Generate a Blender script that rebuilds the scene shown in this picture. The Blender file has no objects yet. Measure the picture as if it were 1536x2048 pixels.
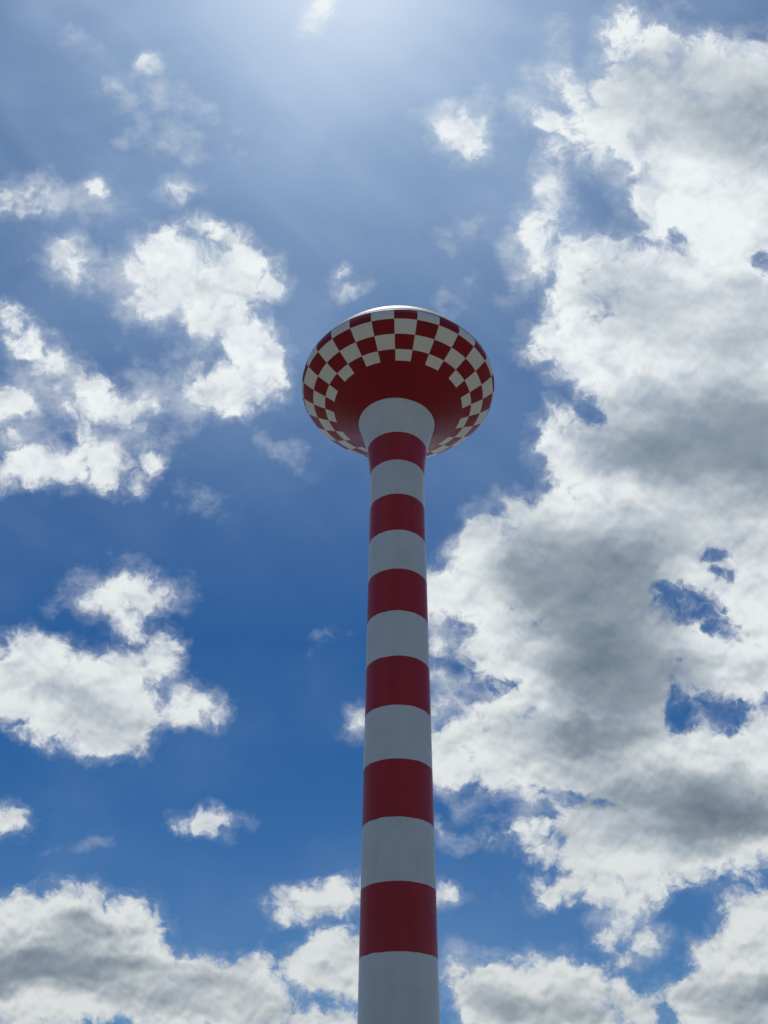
import bpy, bmesh, math, random
from mathutils import Vector, Matrix
random.seed(7)
R = math.radians
scene = bpy.context.scene
col = scene.collection

# ---------------------------------------------------------------- camera
FPX = 1700.0                                   # focal length in photo pixels (photo 1536 x 2048)
cam_d = bpy.data.cameras.new("camera")
cam = bpy.data.objects.new("camera", cam_d)
col.objects.link(cam)
scene.camera = cam
cam_d.sensor_fit = 'VERTICAL'
cam_d.sensor_height = 24.0
cam_d.lens = 24.0 * FPX / 2048.0
cam_d.clip_start = 0.1
cam_d.clip_end = 20000
CAM_LOC = Vector((0, -28.8, 1.6))
wv = Vector((20.6, 2022.0, -FPX)).normalized()         # world up seen from the camera
p = Vector((29.4, -1024.0, -FPX))
yv = (p - p.dot(wv) * wv).normalized()
xv = yv.cross(wv).normalized()
M3 = Matrix((xv, yv, wv))                              # camera space -> world space
cam.matrix_world = Matrix.Translation(CAM_LOC) @ M3.to_4x4()
RT = M3 @ Vector((1, 0, 0)); UP = M3 @ Vector((0, 1, 0)); FW = M3 @ Vector((0, 0, -1))

# ---------------------------------------------------------------- light
SUN_DIR = (M3 @ Vector((690 - 768, 1024 + 150, -FPX))).normalized()
sun_el = math.asin(SUN_DIR.z)
sun_az = math.atan2(SUN_DIR.x, SUN_DIR.y)              # clockwise from +Y
sd = bpy.data.lights.new("sun", 'SUN')
sd.energy = 3.0; sd.angle = R(0.5); sd.color = (1.0, 0.96, 0.9)
sun = bpy.data.objects.new("sun", sd); col.objects.link(sun)
sun.rotation_euler = (-SUN_DIR).to_track_quat('-Z', 'Y').to_euler()

scene.view_settings.view_transform = 'Standard'
scene.view_settings.look = 'None'
scene.view_settings.exposure = 0.0
scene.view_settings.gamma = 1.0
scene.view_settings.use_curve_mapping = False
scene.cycles.max_bounces = 6

# ---------------------------------------------------------------- world: sky with clouds laid out by direction
world = bpy.data.worlds.new("World"); scene.world = world
world.use_nodes = True
nt = world.node_tree; nt.nodes.clear()
N = nt.nodes.new; L = nt.links.new

def setin(sock, v):
    if isinstance(v, bpy.types.NodeSocket): L(v, sock)
    elif v is not None: sock.default_value = v
def math_(op, a, b=None, c=None, clamp=False):
    n = N('ShaderNodeMath'); n.operation = op; n.use_clamp = clamp
    setin(n.inputs[0], a)
    if b is not None: setin(n.inputs[1], b)
    if c is not None: setin(n.inputs[2], c)
    return n.outputs[0]
def vm(op, a, b=None, scale=None):
    n = N('ShaderNodeVectorMath'); n.operation = op
    setin(n.inputs[0], a)
    if b is not None: setin(n.inputs[1], b)
    if scale is not None: setin(n.inputs['Scale'], scale)
    return n.outputs['Value'] if op in ('DOT_PRODUCT', 'LENGTH') else n.outputs[0]
def comb(x, y, z):
    n = N('ShaderNodeCombineXYZ'); setin(n.inputs[0], x); setin(n.inputs[1], y); setin(n.inputs[2], z); return n.outputs[0]
def noise(vec, scale, detail=6, rough=0.55, dist=0.0, lac=2.0, off=None, color=False):
    n = N('ShaderNodeTexNoise'); n.noise_dimensions = '3D'; n.normalize = True
    if off is not None: vec = vm('ADD', vec, off)
    L(vec, n.inputs['Vector'])
    n.inputs['Scale'].default_value = scale; n.inputs['Detail'].default_value = detail
    n.inputs['Roughness'].default_value = rough; n.inputs['Distortion'].default_value = dist
    n.inputs['Lacunarity'].default_value = lac
    return n.outputs['Color'] if color else n.outputs[0]
def smooth(v, a, b, lo=0.0, hi=1.0):
    n = N('ShaderNodeMapRange'); n.interpolation_type = 'SMOOTHSTEP'
    setin(n.inputs[0], v); n.inputs[1].default_value = a; n.inputs[2].default_value = b
    n.inputs[3].default_value = lo; n.inputs[4].default_value = hi
    return n.outputs[0]
def lin(v, a, b, lo=0.0, hi=1.0):
    n = N('ShaderNodeMapRange'); n.interpolation_type = 'LINEAR'; n.clamp = True
    setin(n.inputs[0], v); n.inputs[1].default_value = a; n.inputs[2].default_value = b
    n.inputs[3].default_value = lo; n.inputs[4].default_value = hi
    return n.outputs[0]
def puffs(vec, scale, detail=2.0, rough=0.5, sm=0.35):
    n = N('ShaderNodeTexVoronoi'); n.voronoi_dimensions = '2D'; n.feature = 'SMOOTH_F1'; n.normalize = True
    L(vec, n.inputs['Vector']); n.inputs['Scale'].default_value = scale; n.inputs['Detail'].default_value = detail
    n.inputs['Roughness'].default_value = rough; n.inputs['Smoothness'].default_value = sm
    return n.outputs['Distance']
def mixc(f, a, b):
    n = N('ShaderNodeMix'); n.data_type = 'RGBA'
    setin(n.inputs[0], f); setin(n.inputs[6], a); setin(n.inputs[7], b)
    return n.outputs[2]

tc = N('ShaderNodeTexCoord')
D = vm('NORMALIZE', tc.outputs['Generated'])
# tangent-plane coordinates of the part of the sky north of the tower, unit = 100 photo pixels
den = math_('MAXIMUM', vm('DOT_PRODUCT', D, FW), 0.12)
K = FPX / 100.0
qx = math_('DIVIDE', math_('MULTIPLY', vm('DOT_PRODUCT', D, RT), K), den)
qy = math_('DIVIDE', math_('MULTIPLY', vm('DOT_PRODUCT', D, UP), K), den)
Q0 = comb(qx, qy, 0.0)

# domain warp: large slow one and small curly one
w1 = vm('SUBTRACT', noise(Q0, 0.9, 2, 0.5, color=True), (0.5, 0.5, 0.5))
w2 = vm('SUBTRACT', noise(Q0, 3.2, 3, 0.6, color=True, off=(7.1, 3.3, 1.0)), (0.5, 0.5, 0.5))
warp = vm('ADD', vm('SCALE', w1, scale=0.55), vm('SCALE', w2, scale=0.30))
warp = vm('MULTIPLY', warp, (1, 1, 0))
Q = vm('ADD', Q0, warp)
sx = N('ShaderNodeSeparateXYZ'); L(Q, sx.inputs[0])
X, Y = sx.outputs[0], sx.outputs[1]
MA = comb(math_('MULTIPLY', X, X), math_('MULTIPLY', X, Y), math_('MULTIPLY', Y, Y))
MB_ = comb(X, Y, 1.0)

def blob(x, y, rx, ry, ang=0.0, b=0.0):
    """height field of one elliptical lobe: unit slope at its outline (x, y, radii in photo pixels)"""
    cx, cy = (x - 768) / 100.0, (1024 - y) / 100.0
    rx, ry = rx / 100.0, ry / 100.0
    a = R(ang); c, s = math.cos(a), math.sin(a)
    # u = ((X-cx)c + (Y-cy)s)/rx ; v = (-(X-cx)s + (Y-cy)c)/ry
    A = c * c / rx**2 + s * s / ry**2
    B = 2 * c * s * (1 / rx**2 - 1 / ry**2)
    C = s * s / rx**2 + c * c / ry**2
    Dx = -2 * A * cx - B * cy
    Ey = -2 * C * cy - B * cx
    F = A * cx * cx + B * cx * cy + C * cy * cy
    h = min(rx, ry) / 2
    # f = h*(1 - quad) + b
    c1 = (-h * A, -h * B, -h * C)
    c2 = (-h * Dx, -h * Ey, h * (1 - F) + b)
    return math_('ADD', vm('DOT_PRODUCT', MA, c1), vm('DOT_PRODUCT', MB_, c2))
def union(blobs, k=0.12, base=-6.0):
    acc = None
    for t in blobs:
        f = blob(*t)
        acc = f if acc is None else math_('SMOOTH_MAX', acc, f, k)
    return math_('MAXIMUM', acc, base)

CUMULUS = [
 # centre-left cloud, upper and lower body
 (335,520,85,55,10),(400,565,120,75,-10),(470,545,85,65,-15),(525,570,45,38,0),(300,598,48,32,-20),(440,480,60,28,-25),
 (430,630,64,42,-20,.06),(405,665,24,44,20,.04),(505,690,58,52,-25,.05),(525,745,46,58,5,.05),(460,770,85,48,15,.05),(400,775,30,16,0,-.05),(480,812,38,24,0),(545,690,26,40,20),
 # left diagonal chain
 (20,640,42,28,-20,.02),(60,690,56,28,-25,.02),(115,735,56,32,-35,.03),(170,772,64,34,-35,.03),(215,815,72,40,-10,.02),(275,808,40,18,5,.02),(172,850,28,26,30),(250,840,40,26,0),
 (15,815,46,38,-10,.05),(8,855,26,24,0),(30,890,20,14,-60),
 (45,935,80,30,18,.06),(140,925,100,36,5,.06),(200,935,60,34,-10,.05),(230,905,30,22,0,.05),(275,955,26,20,25),(305,925,28,16,50),
 (40,405,50,24,-15),(75,390,36,24,20),(350,384,22,14,15,.05),(140,512,40,26,-15),(150,540,34,20,-40),(196,380,14,9,-50,.04),
 (918,262,46,44,-10,.04),(945,290,26,30,-20,.04),(905,245,34,24,20,.04),
 (240,1190,75,38,0),(295,1190,42,36,-10),(250,1235,30,30,-40),(275,1265,22,16,-45),(210,1200,50,26,10),
 # mid-left cloud
 (80,1325,120,56,-5),(190,1372,130,70,-10),(230,1430,85,80,-20),(200,1470,60,44,-10),(110,1425,95,58,-5),(20,1370,80,80,0),(270,1345,60,42,-10),
 (335,1285,26,34,40),(320,1325,34,30,-20),(345,1310,20,16,0),(370,1400,56,28,-8),(340,1425,36,20,0),(385,1438,34,14,-5),
 (8,1635,36,28,-10),(418,1643,36,15,3,.07),
 # bottom-left bank
 (40,1870,120,75,5),(150,1860,110,78,-5),(230,1880,110,80,-15),(290,1930,80,60,-10),(60,1980,170,70,-5),(200,1990,150,60,0),
 (420,1985,110,62,-5),(490,1975,75,62,0),(380,2030,150,50,0),(530,2020,60,40,-10),(640,2045,70,22,-5),(30,2060,120,30,0),
 (618,1808,52,30,12,.08),(680,1792,46,28,20,.08),(650,1800,60,26,5,.08),(705,1765,18,14,0),
 (665,1928,78,54,5,.12),(640,1938,54,36,0,.05),(700,1945,58,48,0,.1),
 (876,1668,16,12,-35),(888,1793,16,15,-35),(716,1438,10,14,-20),(640,6,15,38,-25,.14),(658,28,6,5,0,.05),(680,548,8,7,30,.02),(694,584,11,6,0,.05),(300,120,12,8,20,.02),(222,170,11,6,-40,.0),(1240,1858,44,15,32),(1292,1880,26,20,10),(1252,1905,22,14,20),(60,1910,120,40,0),(160,1920,110,40,0),(350,1990,90,40,0),(420,2035,100,30,0),
 # bottom middle and bottom right
 (1000,1985,90,64,5),(1090,1990,110,72,0),(1165,1965,62,46,-10),(1000,2040,90,50,0),(1160,2040,100,56,0),(1240,1990,24,44,20),(1285,2022,34,22,10),
 (900,1950,20,30,0),
 (1520,1870,80,90,10),(1470,1940,90,80,10),(1400,2000,68,58,0),(1480,2040,130,60,0),(1550,1960,90,80,0),
 # the big right-hand mass, from its top down
 (1245,75,48,60,-10),(1300,110,90,60,-15),(1270,180,85,90,0),(1380,170,130,85,-10),(1480,130,110,72,5),(1536,200,160,130,0),
 (1150,190,60,28,-25),(1110,235,48,30,-15),(1180,255,80,48,0),(1260,290,110,80,0),(1400,300,160,140,0),
 (1110,300,26,40,10),(1095,370,26,60,-12),(1075,455,40,48,0),(1080,510,38,46,0),(1130,480,40,30,0),
 (1340,410,80,110,-10),(1480,430,150,160,0),(1210,500,80,40,-10),(1160,530,62,50,0),(1280,560,130,80,0),(1420,600,180,120,0),
 (1150,610,70,60,0),(1110,670,62,42,-10),(1085,700,42,34,20),(1180,700,95,80,0),(1320,720,180,120,0),(1480,760,160,160,0),
 (1200,770,60,50,-20),(1240,830,60,60,-10),(1130,850,52,40,10),(1110,890,48,44,0),(1150,930,66,50,-10),(1220,900,80,70,0),
 (1340,900,150,120,0),(1490,950,160,160,0),
 (1120,1030,130,60,28),(1240,1010,130,70,0),(1030,1020,28,34,10),(980,1110,110,60,35),(1060,1130,140,90,20),(900,1170,60,40,20),(880,1210,50,60,0),
 (960,1180,90,70,0),(1200,1140,200,140,0),(1400,1060,190,150,0),(1520,1180,90,150,0),
 (1000,1260,80,60,10),(890,1290,36,24,-20),(960,1300,66,36,20),(1090,1330,140,110,0),(1230,1320,160,130,0),(985,1340,60,30,15),(1380,1320,130,80,-10),
 (1490,1340,90,66,0),(885,1352,16,10,20),(905,1400,44,12,5),
 (1020,1430,90,44,15),(940,1480,100,52,-10),(900,1520,66,56,0),(1040,1510,130,72,0),(1160,1490,150,100,0),(1300,1500,170,100,0),(1450,1540,150,90,0),(1530,1480,60,70,0),
 (1080,1570,120,36,-6),(1240,1600,140,80,0),(1400,1640,160,100,0),(1510,1640,90,80,0),
 (1090,1655,80,17,8),(1170,1670,80,52,-10),(1130,1700,52,28,0),(1240,1720,110,70,0),(1350,1710,120,52,0),(1460,1720,70,36,5),(1110,1780,46,24,5),(1220,1770,60,36,0),(1160,1760,44,26,10),
 (1265,1800,36,30,0),(1280,1770,50,34,0),
]
HOLES = [
 (1350,1200,38,30,20),(1400,1205,44,14,-20),(1440,1112,20,10,10),(1440,1155,14,8,0),(1450,1250,26,14,-20),
 (1390,1435,48,22,8),(1450,1440,46,22,0),(1348,1395,9,30,-10),(1355,1425,22,22,0),
 (890,1255,46,24,-15),(915,1330,30,40,0),(950,1385,56,15,14),(885,1430,22,10,20),
 (1165,812,28,16,0),(1180,830,26,26,0),(1536,530,22,24,0),(1500,60,30,20,0),
 
 (1210,375,46,60,25),(1180,440,56,34,0),(1240,455,36,20,0),(1350,485,18,12,30),
 (1130,400,12,60,-10),
 (1150,1600,60,10,-10),
]
WISPS = [
 (205,150,60,26,-50),(240,195,80,22,-55),(295,130,36,24,30),(330,105,30,14,20),(350,190,90,26,-25),(370,300,90,24,-20),(330,250,90,12,-25),
 (230,455,44,32,-40),(120,400,100,50,0),(150,530,90,50,-35),(200,390,60,40,-50),(300,560,110,90,0),
 (545,862,46,11,-25),(565,895,50,20,-35),(395,1001,44,24,-8),(400,990,24,14,0),(680,560,26,34,20),(700,580,20,14,0),(655,1276,20,6,10),(640,1290,14,5,50),
 (640,10,18,34,-25),(625,45,26,12,40),(660,30,20,12,0),
 (920,255,80,70,0),(1060,170,26,70,-30),(1040,200,30,20,30),(1010,230,60,14,40),(1120,140,70,40,-30),(1110,60,40,40,0),(1310,30,60,24,10),
 (1020,500,50,90,0),(940,480,70,30,30),(930,560,60,26,50),(1110,400,50,100,0),(1040,560,24,18,0),(360,790,50,40,20),(400,720,50,50,0),(1230,350,30,60,30),
 (960,1060,60,36,50),(985,1020,30,22,60),(920,1090,30,24,30),
 (270,1190,110,70,0),(330,800,60,90,20),(370,760,60,40,10),(420,690,90,60,0),(260,730,26,30,0),(90,770,120,80,-30),(120,880,150,30,0),
 (330,1330,60,60,0),(370,1420,80,50,0),(180,1250,20,8,-20),(90,1215,14,10,40),(150,1695,30,5,0),(410,1645,50,20,0),(395,1000,60,34,0),
 (1240,1850,70,36,30),(1300,1880,40,40,-20),(1250,1910,44,22,-20),(1200,1840,44,18,20),(1260,1815,60,40,0),(1410,1893,40,12,0),(1340,1895,12,6,0),
 (880,1250,60,110,0),(900,1400,60,60,0),(1000,1640,60,16,-5),(900,1600,60,24,-20),(1090,1620,130,30,-10),
 (1070,1800,50,26,0),(890,1950,30,50,0),(930,1910,50,20,0),(1060,1905,30,14,0),(690,2030,50,14,0),(640,1960,90,50,0),(708,1445,18,22,0),(890,1680,30,20,0),(895,1800,30,20,0),
]
# soft grey cores, where the cloud is deepest: (x, y, rx, ry, angle, depth)
CORES = [
 (1400,215,150,90,-10,.72),(1510,260,80,80,0,.45),(1260,150,40,40,0,.15),(1230,600,70,66,0,.5),(1440,640,170,62,5,.62),(1400,850,200,85,8,.95),(1490,930,150,80,0,1.0),(1290,930,80,60,0,.4),(1260,800,60,30,0,.2),
 (1140,1150,170,80,-35,.8),(1210,1250,150,110,-20,.95),(1250,1390,120,80,0,.95),(1060,1120,60,50,0,.45),(1440,1080,160,50,0,.45),(1300,1090,90,60,0,.5),
 (1080,1470,150,36,0,.65),(1250,1560,170,44,-10,.55),(1400,1630,190,60,0,1.0),(1480,1590,120,50,0,.6),(1430,1350,120,30,0,.3),(1180,1330,80,60,0,.35),
 (200,1430,90,42,-20,.55),(110,1370,80,30,-10,.28),(70,1330,60,20,0,.12),
 (90,1925,160,24,-3,1.1),(150,1860,55,28,10,.65),(240,1965,120,46,-10,.55),(450,2005,150,30,-3,.6),(60,1965,120,20,0,.6),(420,1950,60,20,10,.35),(30,1840,60,20,0,.2),
 (985,1990,60,36,-20,.65),(1110,2020,110,34,0,.65),(1480,1990,110,26,5,.95),(1450,1900,60,24,0,.25),(1500,2040,100,20,0,.35),(1070,1950,40,16,0,.2),
 (665,1955,60,26,0,.35),(640,1820,50,14,0,.3),(470,770,60,20,0,.14),(410,590,60,20,0,.10),(1150,1770,60,20,0,.3),(1280,1690,130,26,0,.35),
]

fC = union(CUMULUS, 0.10)
fH = union(HOLES, 0.05)
fW = union(WISPS, 0.25)

# outside the part of the sky laid out above, unseen scattered clouds, greyed below to dim the tower
out = smooth(vm('LENGTH', vm('MULTIPLY', Q0, (1 / 9.2, 1 / 11.6, 0))), 1.12, 1.35)
far = vm('SCALE', D, scale=6.0)
g = math_('MULTIPLY_ADD', math_('SUBTRACT', noise(far, 0.55, 7, 0.55), 0.57), 9.0, 0.0)
fC = math_('MAXIMUM', fC, math_('MULTIPLY_ADD', math_('SUBTRACT', out, 1.0), 6.0, g))

up_f = lin(qy, -9.0, 9.5)                                            # 0 low in the sky, 1 near the sun
QN = vm('MULTIPLY', Q, (1.0, 1.08, 1.0))
n1 = math_('SUBTRACT', noise(QN, 1.5, 10, 0.60, 0.1), 0.5)
n2 = math_('SUBTRACT', noise(QN, 4.6, 8, 0.64, 0.35, off=(3, 9, 2)), 0.5)
QP = vm('ADD', Q0, vm('ADD', vm('SCALE', w1, scale=0.45), vm('SCALE', w2, scale=0.22)))
pf = puffs(QP, 1.7, 3.0, 0.55)
edge = math_('MULTIPLY_ADD', n2, 0.50, math_('MULTIPLY', n1, 1.05))
edge = math_('MULTIPLY_ADD', math_('SUBTRACT', 0.30, pf), math_('MULTIPLY_ADD', up_f, -0.45, 0.85), edge)
hole = math_('MULTIPLY_ADD', edge, 1.15, math_('MULTIPLY', fH, 1.5))
dens = math_('ADD', math_('MULTIPLY_ADD', math_('MAXIMUM', fC, 0.0), math_('MULTIPLY_ADD', up_f, -0.75, 0.85), fC), edge)
dens = math_('MINIMUM', dens, math_('MULTIPLY', hole, -1.0))
aC = smooth(dens, -0.12, 0.26)
aC = math_('POWER', aC, math_('MULTIPLY_ADD', up_f, 1.0, 0.80))
thin = math_('MULTIPLY', smooth(noise(QN, 1.3, 7, 0.58, 0.3, off=(6, 2, 9)), 0.42, 0.72), smooth(dens, 1.0, 0.25))
aC = math_('MULTIPLY', aC, math_('SUBTRACT', 1.0, math_('MULTIPLY', thin, math_('MULTIPLY_ADD', up_f, 0.75, 0.05))))
aF = math_('MULTIPLY', smooth(dens, -0.40, 0.25), 0.26)             # thin fringe of mist
nw = math_('SUBTRACT', noise(vm('MULTIPLY', Q0, (1.0, 1.25, 1)), 1.1, 9, 0.60, 0.0, off=(1, 4, 6)), 0.5)
aW = math_('MULTIPLY', smooth(math_('MULTIPLY_ADD', nw, 2.4, fW), -0.20, 0.95), 0.50)
alpha = math_('SUBTRACT', 1.0, math_('MULTIPLY', math_('SUBTRACT', 1.0, aC), math_('MULTIPLY', math_('SUBTRACT', 1.0, aF), math_('SUBTRACT', 1.0, aW))))

# brightness of the cloud: white where light comes through, grey where it is deep
w0 = vm('SUBTRACT', noise(Q0, 0.38, 3, 0.5, color=True, off=(2, 8, 3)), (0.5, 0.5, 0.5))
w0 = vm('MULTIPLY', w0, (1, 1, 0))
QS = vm('ADD', Q0, vm('ADD', vm('SCALE', w1, scale=0.6), vm('SCALE', w0, scale=1.0)))
sxs = N('ShaderNodeSeparateXYZ'); L(QS, sxs.inputs[0])
keepA, keepB = MA, MB_
MA = comb(math_('MULTIPLY', sxs.outputs[0], sxs.outputs[0]), math_('MULTIPLY', sxs.outputs[0], sxs.outputs[1]), math_('MULTIPLY', sxs.outputs[1], sxs.outputs[1]))
MB_ = comb(sxs.outputs[0], sxs.outputs[1], 1.0)
inv = None
for (x, y, rx, ry, an, d) in CORES:
    f = blob(x, y, rx, ry, an)
    h = min(rx, ry) / 200.0
    v = math_('MULTIPLY', smooth(f, -2.2 * h, 1.0 * h), min(d, 1.2) * 0.50)
    v = math_('SUBTRACT', 1.0, v)
    inv = v if inv is None else math_('MULTIPLY', inv, v)
core = math_('SUBTRACT', 1.0, inv)
MA, MB_ = keepA, keepB
QT = vm('ADD', Q0, vm('SCALE', w1, scale=0.25))
s1 = noise(QT, 0.42, 4, 0.48, 0.0, off=(0, 0, 5))
s2 = noise(vm('ADD', QT, (-0.05, 0.40, 0)), 0.42, 4, 0.48, 0.0, off=(0, 0, 5))
relief = math_('SUBTRACT', s1, s2)                                   # + on sides that face the sun
s3 = noise(QT, 1.5, 3, 0.5, 0.0, off=(0, 0, 8))
s4 = noise(vm('ADD', QT, (-0.02, 0.12, 0)), 1.5, 3, 0.5, 0.0, off=(0, 0, 8))
relief2 = math_('SUBTRACT', s3, s4)
low_f = math_('SUBTRACT', 1.35, up_f)
lit = math_('SUBTRACT', 1.0, math_('MULTIPLY', core, 0.8))           # deep cloud is softly lit, its thin rim crisply
pf1 = puffs(QP, 0.95, 1.6, 0.5, 0.5)
pf2 = puffs(vm('ADD', QP, (-0.02, 0.16, 0)), 0.95, 1.6, 0.5, 0.5)
thick = smooth(dens, 0.08, 1.1)
thickL = smooth(fC, 0.05, 0.60)
shade = math_('MULTIPLY_ADD', thick, 0.06, core)
shade = math_('MULTIPLY_ADD', thickL, math_('MULTIPLY_ADD', up_f, -0.12, 0.12), shade)
shade = math_('MULTIPLY_ADD', math_('SUBTRACT', s1, 0.5), math_('MULTIPLY_ADD', thick, 1.1, 0.1), shade)
shade = math_('MULTIPLY_ADD', relief, -0.9, shade)
shade = math_('MULTIPLY_ADD', math_('MULTIPLY', relief2, lit), math_('MULTIPLY', math_('ADD', low_f, 0.2), -0.9), shade)
shade = math_('MULTIPLY_ADD', math_('SUBTRACT', pf2, pf1), math_('MULTIPLY', math_('MULTIPLY', math_('ADD', low_f, 0.25), lit), -0.62), shade)
outg = math_('MULTIPLY', out, math_('MULTIPLY', smooth(dens, -0.2, 0.7), 0.95))  # unseen clouds made darker so less skylight reaches the tower
shade = math_('ADD', shade, outg, clamp=True)
cr = N('ShaderNodeValToRGB'); L(shade, cr.inputs[0])
e = cr.color_ramp
e.elements[0].position = 0.0; e.elements[0].color = (0.86, 0.90, 0.91, 1)
e.elements[1].position = 1.0; e.elements[1].color = (0.17, 0.225, 0.285, 1)
for pos, c in ((0.13, (0.78, 0.82, 0.84, 1)), (0.36, (0.56, 0.62, 0.665, 1)), (0.68, (0.305, 0.37, 0.435, 1))):
    k = e.elements.new(pos); k.color = c
cloud_col = vm('MULTIPLY', cr.outputs[0], (10, 10, 10))
dim = lin(qy, -10.0, 3.0, 0.80, 1.0)
cloud_col = vm('SCALE', cloud_col, scale=dim)
warm = math_('MULTIPLY', math_('SUBTRACT', 1.0, lin(qy, -10.0, -3.0)), 0.3)
cloud_col = mixc(warm, cloud_col, vm('MULTIPLY', cloud_col, (1.0, 0.99, 0.95)))

sky = N('ShaderNodeTexSky'); sky.sky_type = 'NISHITA'
sky.sun_disc = False; sky.sun_elevation = sun_el; sky.sun_rotation = sun_az
sky.altitude = 0; sky.air_density = 1.0; sky.dust_density = 0.6; sky.ozone_density = 2.0
skyc = vm('MULTIPLY', sky.outputs[0], (0.136, 0.386, 0.64))

# thin high veil, stronger towards the sun
vn = noise(vm('MULTIPLY', Q0, (0.20, 0.34, 1)), 1.0, 7, 0.52, 0.5, off=(4, 1, 0))
rq = comb(math_('MULTIPLY', math_('ADD', qx, qy), 0.42), math_('MULTIPLY', math_('SUBTRACT', qy, qx), 0.085), 0.0)
vn3 = noise(vm('ADD', rq, vm('SCALE', w1, scale=0.10)), 1.6, 7, 0.55, 0.0, off=(5, 5, 5))
vn2 = noise(vm('MULTIPLY', vm('ADD', Q0, w1), (0.7, 1.0, 1)), 0.6, 7, 0.55, 0.0, off=(4, 7, 0))
vmod = math_('ADD', smooth(vn, 0.28, 0.72), math_('MULTIPLY', smooth(vn2, 0.4, 0.75), 0.35))
vmod = math_('MULTIPLY_ADD', smooth(vn3, 0.38, 0.72), 0.55, vmod)
veil = math_('MULTIPLY', math_('MULTIPLY_ADD', vmod, 0.72, 0.32), lin(qy, -2.5, 9.0, 0.0, 0.31))
veil = math_('MULTIPLY', veil, math_('SUBTRACT', 1.0, out))
skyc = mixc(veil, skyc, (4.5, 6.1, 8.4, 1))
cosun = math_('MAXIMUM', vm('DOT_PRODUCT', D, tuple(SUN_DIR)), 0.0)
aure = math_('ADD', math_('MULTIPLY', math_('POWER', cosun, 14.0), 0.24), math_('MULTIPLY', math_('POWER', cosun, 110.0), 0.60))
skyc = mixc(aure, skyc, (7.8, 8.6, 9.8, 1))
lowv = math_('MULTIPLY', lin(qy, -5.0, -11.0, 0.0, 0.16), math_('ADD', 0.4, vn))
skyc = mixc(lowv, skyc, (3.5, 4.6, 6.0, 1))
hz = noise(vm('ADD', vm('MULTIPLY', Q0, (0.22, 0.30, 1)), vm('SCALE', w1, scale=0.15)), 1.0, 5, 0.5, 0.0, off=(9, 2, 3))
skyc = mixc(math_('MULTIPLY', smooth(hz, 0.42, 0.75), 0.11), skyc, (3.5, 4.7, 6.7, 1))
final = mixc(alpha, skyc, cloud_col)
sD = N('ShaderNodeSeparateXYZ'); L(D, sD.inputs[0])
hzn = math_('MULTIPLY', smooth(sD.outputs[2], 0.15, 0.0), lin(sD.outputs[1], -0.6, 0.8, 0.25, 0.9))
final = mixc(hzn, final, (6.2, 7.0, 7.6, 1))                       # unseen pale haze along the horizon, added to brighten the tank's far side
bg = N('ShaderNodeBackground'); L(final, bg.inputs[0]); bg.inputs[1].default_value = 0.1
wo = N('ShaderNodeOutputWorld'); L(bg.outputs[0], wo.inputs[0])
world.cycles.sampling_method = 'MANUAL'; world.cycles.sample_map_resolution = 512

# ---------------------------------------------------------------- materials
def new_mat(name):
    m = bpy.data.materials.new(name); m.use_nodes = True
    return m, m.node_tree, m.node_tree.nodes['Principled BSDF']
class NB:
    """node builder for materials"""
    def __init__(s, t): s.t = t
    def n(s, ty, **kw):
        q = s.t.nodes.new(ty)
        for k, v in kw.items(): setattr(q, k, v)
        return q
    def link(s, a, b): s.t.links.new(a, b)
    def m(s, op, a, b=None, c=None, clamp=False):
        q = s.n('ShaderNodeMath', operation=op, use_clamp=clamp)
        for i, v in enumerate((a, b, c)):
            if v is None: continue
            if isinstance(v, bpy.types.NodeSocket): s.link(v, q.inputs[i])
            else: q.inputs[i].default_value = v
        return q.outputs[0]
    def noise(s, vec, scale, detail=4, rough=0.55):
        q = s.n('ShaderNodeTexNoise'); s.link(vec, q.inputs['Vector'])
        q.inputs['Scale'].default_value = scale; q.inputs['Detail'].default_value = detail; q.inputs['Roughness'].default_value = rough
        return q.outputs[0]
    def mix(s, f, a, b, bt='MIX'):
        q = s.n('ShaderNodeMix', data_type='RGBA', blend_type=bt)
        for i, v in ((0, f), (6, a), (7, b)):
            if isinstance(v, bpy.types.NodeSocket): s.link(v, q.inputs[i])
            else: q.inputs[i].default_value = v
        return q.outputs[2]
    def mapping(s, vec, sc):
        q = s.n('ShaderNodeMapping'); s.link(vec, q.inputs[0]); q.inputs['Scale'].default_value = sc; return q.outputs[0]
    def ramp(s, v, a, b):
        q = s.n('ShaderNodeMapRange', interpolation_type='SMOOTHSTEP'); s.link(v, q.inputs[0])
        q.inputs[1].default_value = a; q.inputs[2].default_value = b; return q.outputs[0]

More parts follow.
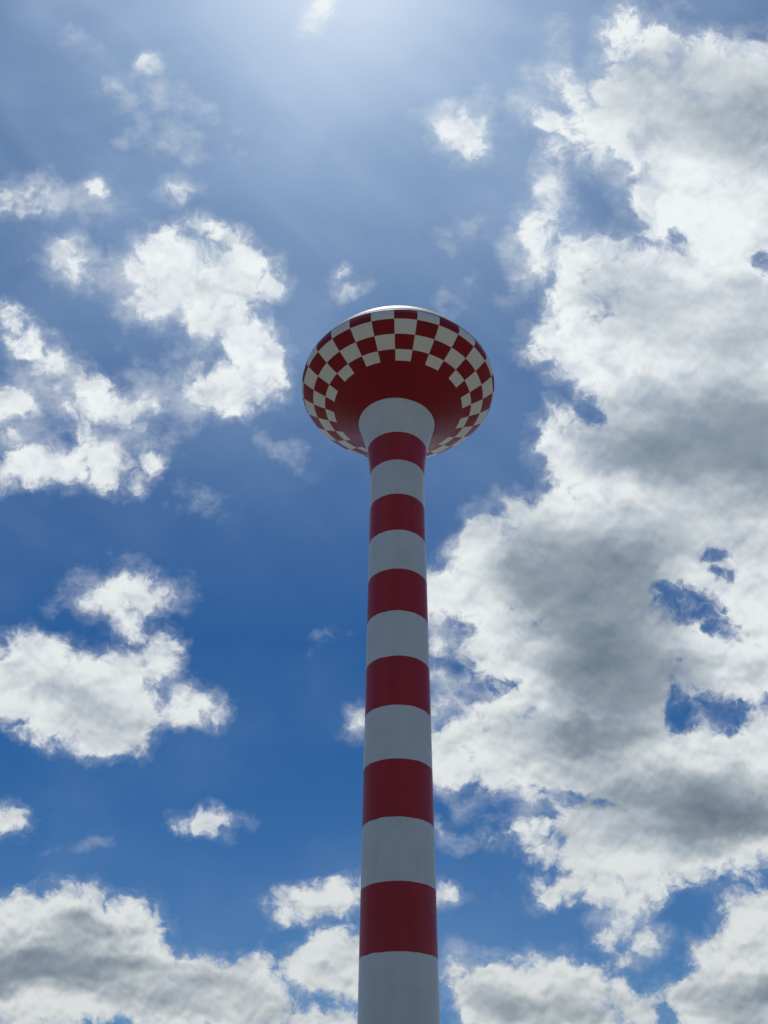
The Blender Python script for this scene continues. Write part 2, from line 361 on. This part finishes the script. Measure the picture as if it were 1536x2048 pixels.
RED = (0.45, 0.012, 0.013, 1); WHITE = (0.70, 0.715, 0.71, 1)
def paint(name, kind, red=RED, white=WHITE, rough=0.38, spec=0.5, grime=1.0):
    """kind 'bands': v of the UV counts bands up the shaft; 'checks': u counts cells, v counts rows"""
    m, t, b = new_mat(name); B = NB(t)
    geo = B.n('ShaderNodeNewGeometry').outputs['Position']
    uv = B.n('ShaderNodeUVMap'); uv.uv_map = 'paint'
    sep = B.n('ShaderNodeSeparateXYZ'); B.link(uv.outputs[0], sep.inputs[0])
    wob = B.m('SUBTRACT', B.noise(geo, 2.2, 4, 0.6), 0.5)
    wob2 = B.m('SUBTRACT', B.noise(geo, 14.0, 2, 0.5), 0.5)
    wb = B.m('MULTIPLY_ADD', wob2, 0.012, B.m('MULTIPLY', wob, 0.035))
    v = B.m('ADD', sep.outputs[1], wb)
    if kind == 'bands':
        r = B.m('MODULO', B.m('ADD', B.m('FLOOR', v), 40.0), 2.0)       # even band index = red
        red_f = B.m('LESS_THAN', r, 0.5)
    else:
        u = B.m('ADD', sep.outputs[0], wb)
        su = B.m('FLOOR', u); sv = B.m('FLOOR', v)
        r = B.m('MODULO', B.m('ADD', B.m('ADD', su, sv), 40.0), 2.0)
        red_f = B.m('LESS_THAN', r, 0.5)
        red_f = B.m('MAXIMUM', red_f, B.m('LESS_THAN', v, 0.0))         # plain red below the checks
    # weathering: vertical streaks and soft blotches
    streak = B.noise(B.mapping(geo, (3.5, 3.5, 0.22)), 1.0, 6, 0.65)
    blot = B.noise(geo, 0.55, 5, 0.6)
    fine = B.noise(geo, 26.0, 3, 0.6)
    dirt = B.m('MULTIPLY', B.ramp(streak, 0.42, 0.78), 0.12)
    dirt = B.m('MULTIPLY_ADD', B.ramp(blot, 0.40, 0.75), 0.20, dirt)
    dirt = B.m('MULTIPLY_ADD', fine, 0.12, dirt)
    # plate seams: a thin line every quarter cell / half band, broken up by wear
    def line(coord, n_, w_):
        fr = B.m('FRACT', B.m('MULTIPLY', coord, n_)); return B.m('LESS_THAN', B.m('ABSOLUTE', B.m('SUBTRACT', fr, 0.5)), w_)
    if kind == 'bands':
        seam = B.m('MULTIPLY', line(sep.outputs[1], 1.0, 0.006), 0.30)
        seam = B.m('MULTIPLY_ADD', line(sep.outputs[0], 4 / 28, 0.0012), 0.25, seam)
    else:
        seam = B.m('MULTIPLY', line(sep.outputs[0], 0.5, 0.006), 0.28)
    dirt = B.m('MULTIPLY_ADD', seam, B.ramp(blot, 0.3, 0.7), dirt)
    drips = B.noise(B.mapping(geo, (9.0, 9.0, 0.5)), 1.0, 4, 0.6)
    dirt = B.m('MULTIPLY_ADD', B.ramp(drips, 0.58, 0.75), 0.06, dirt)
    b.inputs['Specular IOR Level'].default_value = spec
    dirt = B.m('MULTIPLY', dirt, grime)
    wcol = B.mix(dirt, white, (0.36, 0.34, 0.30, 1))
    rcol = B.mix(dirt, red, (0.14, 0.008, 0.013, 1))
    c = B.mix(red_f, wcol, rcol)
    B.link(c, b.inputs['Base Color'])
    B.link(B.m('MULTIPLY_ADD', blot, 0.25, rough - 0.1), b.inputs['Roughness'])
    bump = B.n('ShaderNodeBump'); bump.inputs['Strength'].default_value = 0.25; bump.inputs['Distance'].default_value = 0.02
    B.link(B.noise(geo, 5.0, 5, 0.6), bump.inputs['Height']); B.link(bump.outputs[0], b.inputs['Normal'])
    return m
M_BANDS = paint("banded_paint", 'bands')
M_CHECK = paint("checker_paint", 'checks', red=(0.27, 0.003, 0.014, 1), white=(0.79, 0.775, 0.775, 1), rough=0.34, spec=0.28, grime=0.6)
M_DOME = paint("dome_paint", 'checks', red=(0.42, 0.27, 0.20, 1), white=(0.38, 0.38, 0.365, 1), rough=0.6)  # red cells painted peach: wash-out by sun gloss put into the colour
def plain(name, c1, c2, scale, rough):
    m, t, b = new_mat(name); B = NB(t)
    geo = B.n('ShaderNodeNewGeometry').outputs['Position']
    B.link(B.mix(B.noise(geo, scale, 8, 0.6), c1, c2), b.inputs['Base Color']); b.inputs['Roughness'].default_value = rough
    return m
M_STEEL = plain("rim_steel", (0.05, 0.06, 0.065, 1), (0.14, 0.15, 0.15, 1), 3.0, 0.5)
M_CONC = plain("concrete", (0.30, 0.29, 0.27, 1), (0.42, 0.41, 0.38, 1), 2.0, 0.85)
M_GROUND = plain("grass_ground", (0.09, 0.10, 0.06, 1), (0.23, 0.22, 0.185, 1), 0.35, 0.95)

# ---------------------------------------------------------------- geometry
def obj(name, bm, mat, parent=None, smooth_=True):
    me = bpy.data.meshes.new(name); bm.normal_update(); bm.to_mesh(me); bm.free()
    me.materials.append(mat)
    if smooth_:
        for f in me.polygons: f.use_smooth = True
    o = bpy.data.objects.new(name, me); col.objects.link(o)
    if parent: o.parent = parent
    return o
def lathe(profile, segs=224, cells=28, phase=0.0, close_top=False, close_bottom=False):
    """profile: (radius, z, v); UV u counts cells round the axis, v is taken from the profile"""
    bm = bmesh.new(); uvl = bm.loops.layers.uv.new('paint')
    rings = []
    for (r, z, v) in profile:
        rings.append([bm.verts.new((r * math.sin(2 * math.pi * k / segs + phase), -r * math.cos(2 * math.pi * k / segs + phase), z)) for k in range(segs)])
    for i in range(len(rings) - 1):
        for k in range(segs):
            k2 = (k + 1) % segs
            f = bm.faces.new((rings[i][k], rings[i][k2], rings[i + 1][k2], rings[i + 1][k]))
            us = (k, k + 1, k + 1, k); vs = (profile[i][2], profile[i][2], profile[i + 1][2], profile[i + 1][2])
            for lp, u_, v_ in zip(f.loops, us, vs): lp[uvl].uv = (u_ * cells / segs, v_)
    for flag, ring, prof in ((close_bottom, rings[0], profile[0]), (close_top, rings[-1], profile[-1])):
        if flag:
            f = bm.faces.new(ring)
            for lp in f.loops: lp[uvl].uv = (0, prof[2])
    return bm
def spline(pts, n=10):
    """Catmull-Rom through (r, z, v)"""
    o = []
    P = [pts[0]] + list(pts) + [pts[-1]]
    for i in range(1, len(P) - 2):
        p0, p1, p2, p3 = P[i - 1], P[i], P[i + 1], P[i + 2]
        for k in range(n):
            t = k / n
            o.append(tuple(0.5 * (2 * p1[j] + (p2[j] - p0[j]) * t + (2 * p0[j] - 5 * p1[j] + 4 * p2[j] - p3[j]) * t * t + (3 * p1[j] - p0[j] - 3 * p2[j] + p3[j]) * t**3) for j in range(3)))
    o.append(tuple(pts[-1]))
    return o

# ground
bm = bmesh.new()
n = 48; S = 3000
vs = [[bm.verts.new(((i / n * 2 - 1) * S, (j / n * 2 - 1) * S, 0)) for j in range(n + 1)] for i in range(n + 1)]
for i in range(n):
    for j in range(n): bm.faces.new((vs[i][j], vs[i + 1][j], vs[i + 1][j + 1], vs[i][j + 1]))
ground = obj('ground', bm, M_GROUND); ground['kind'] = 'structure'

# water tower
Z0 = 1.6 + 6.232                                       # lowest band edge in the photo
tower = bpy.data.objects.new('water_tower', None); col.objects.link(tower)
tower['label'] = 'red and white striped water tower with a checkered saucer-shaped tank on top'
tower['category'] = 'water tower'

RS = 1.215
prof = [(RS, -0.05 , (-0.05 - Z0) / 2)]
z = 0.3
while z < 25.4 + 1.6:
    prof.append((RS, z, (z - Z0) / 2)); z += 0.5
ZT = 1.6
neck = [(RS, 24.2 + ZT, None), (RS + .004, 25.2 + ZT, None), (RS + .03, 26.2 + ZT, None), (1.29, 27.0 + ZT, None), (1.40, 27.9 + ZT, None), (1.53, 28.55 + ZT, None), (1.68, 29.15 + ZT, None), (1.86, 29.75 + ZT, None)]
def band_v(z):
    # the top red band is a little shorter than the others
    n10, n11 = Z0 + 20, 27.85 + ZT
    if z <= n10: return (z - Z0) / 2
    return 10 + min((z - n10) / (n11 - n10), 1.9)
prof = [q for q in prof if q[1] < 23.7 + ZT]
shaft_prof = prof + [(r, z_, 0) for (r, z_, _) in spline([(a, b_, 0) for a, b_, _ in neck], 10)]
shaft_prof = [(r, z_, band_v(z_)) for r, z_, _ in shaft_prof]
obj('shaft', lathe(shaft_prof, 160), M_BANDS, tower)

# tank: red underside, four checkered rows
bowl_pts = [(1.80, 29.62 + ZT, -3.0), (2.3, 30.1 + ZT, -2.0), (3.15, 30.74 + ZT, 0.0), (3.60, 31.02 + ZT, 1.0), (4.20, 31.38 + ZT, 2.0), (4.72, 31.82 + ZT, 3.0), (4.82, 32.08 + ZT, 3.5), (4.78, 32.38 + ZT, 4.0)]
TANK_PHASE = R(-2.0 + 360 / 28)
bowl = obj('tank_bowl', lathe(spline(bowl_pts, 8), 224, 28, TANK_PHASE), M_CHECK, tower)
rim = obj('rim', lathe([(4.70, 32.38 + ZT, 0), (4.78, 32.38 + ZT, 0), (4.79, 32.405 + ZT, 0), (4.78, 32.43 + ZT, 0), (4.60, 32.44 + ZT, 0)], 224), M_STEEL, tower)
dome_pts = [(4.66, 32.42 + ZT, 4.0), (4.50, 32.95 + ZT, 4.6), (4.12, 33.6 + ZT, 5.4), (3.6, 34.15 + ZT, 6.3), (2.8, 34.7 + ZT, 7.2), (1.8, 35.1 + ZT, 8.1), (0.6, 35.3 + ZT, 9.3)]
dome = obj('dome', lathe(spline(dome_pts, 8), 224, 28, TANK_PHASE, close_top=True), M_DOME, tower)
bm = lathe([(RS + 0.0, 0.55, 0), (RS + 0.25, 0.50, 0), (RS + 0.35, 0.40, 0), (RS + 0.35, -0.05, 0)], 96)
obj('plinth', bm, M_CONC, tower)
for o in (bowl, rim, dome): o.location.x = 0.05
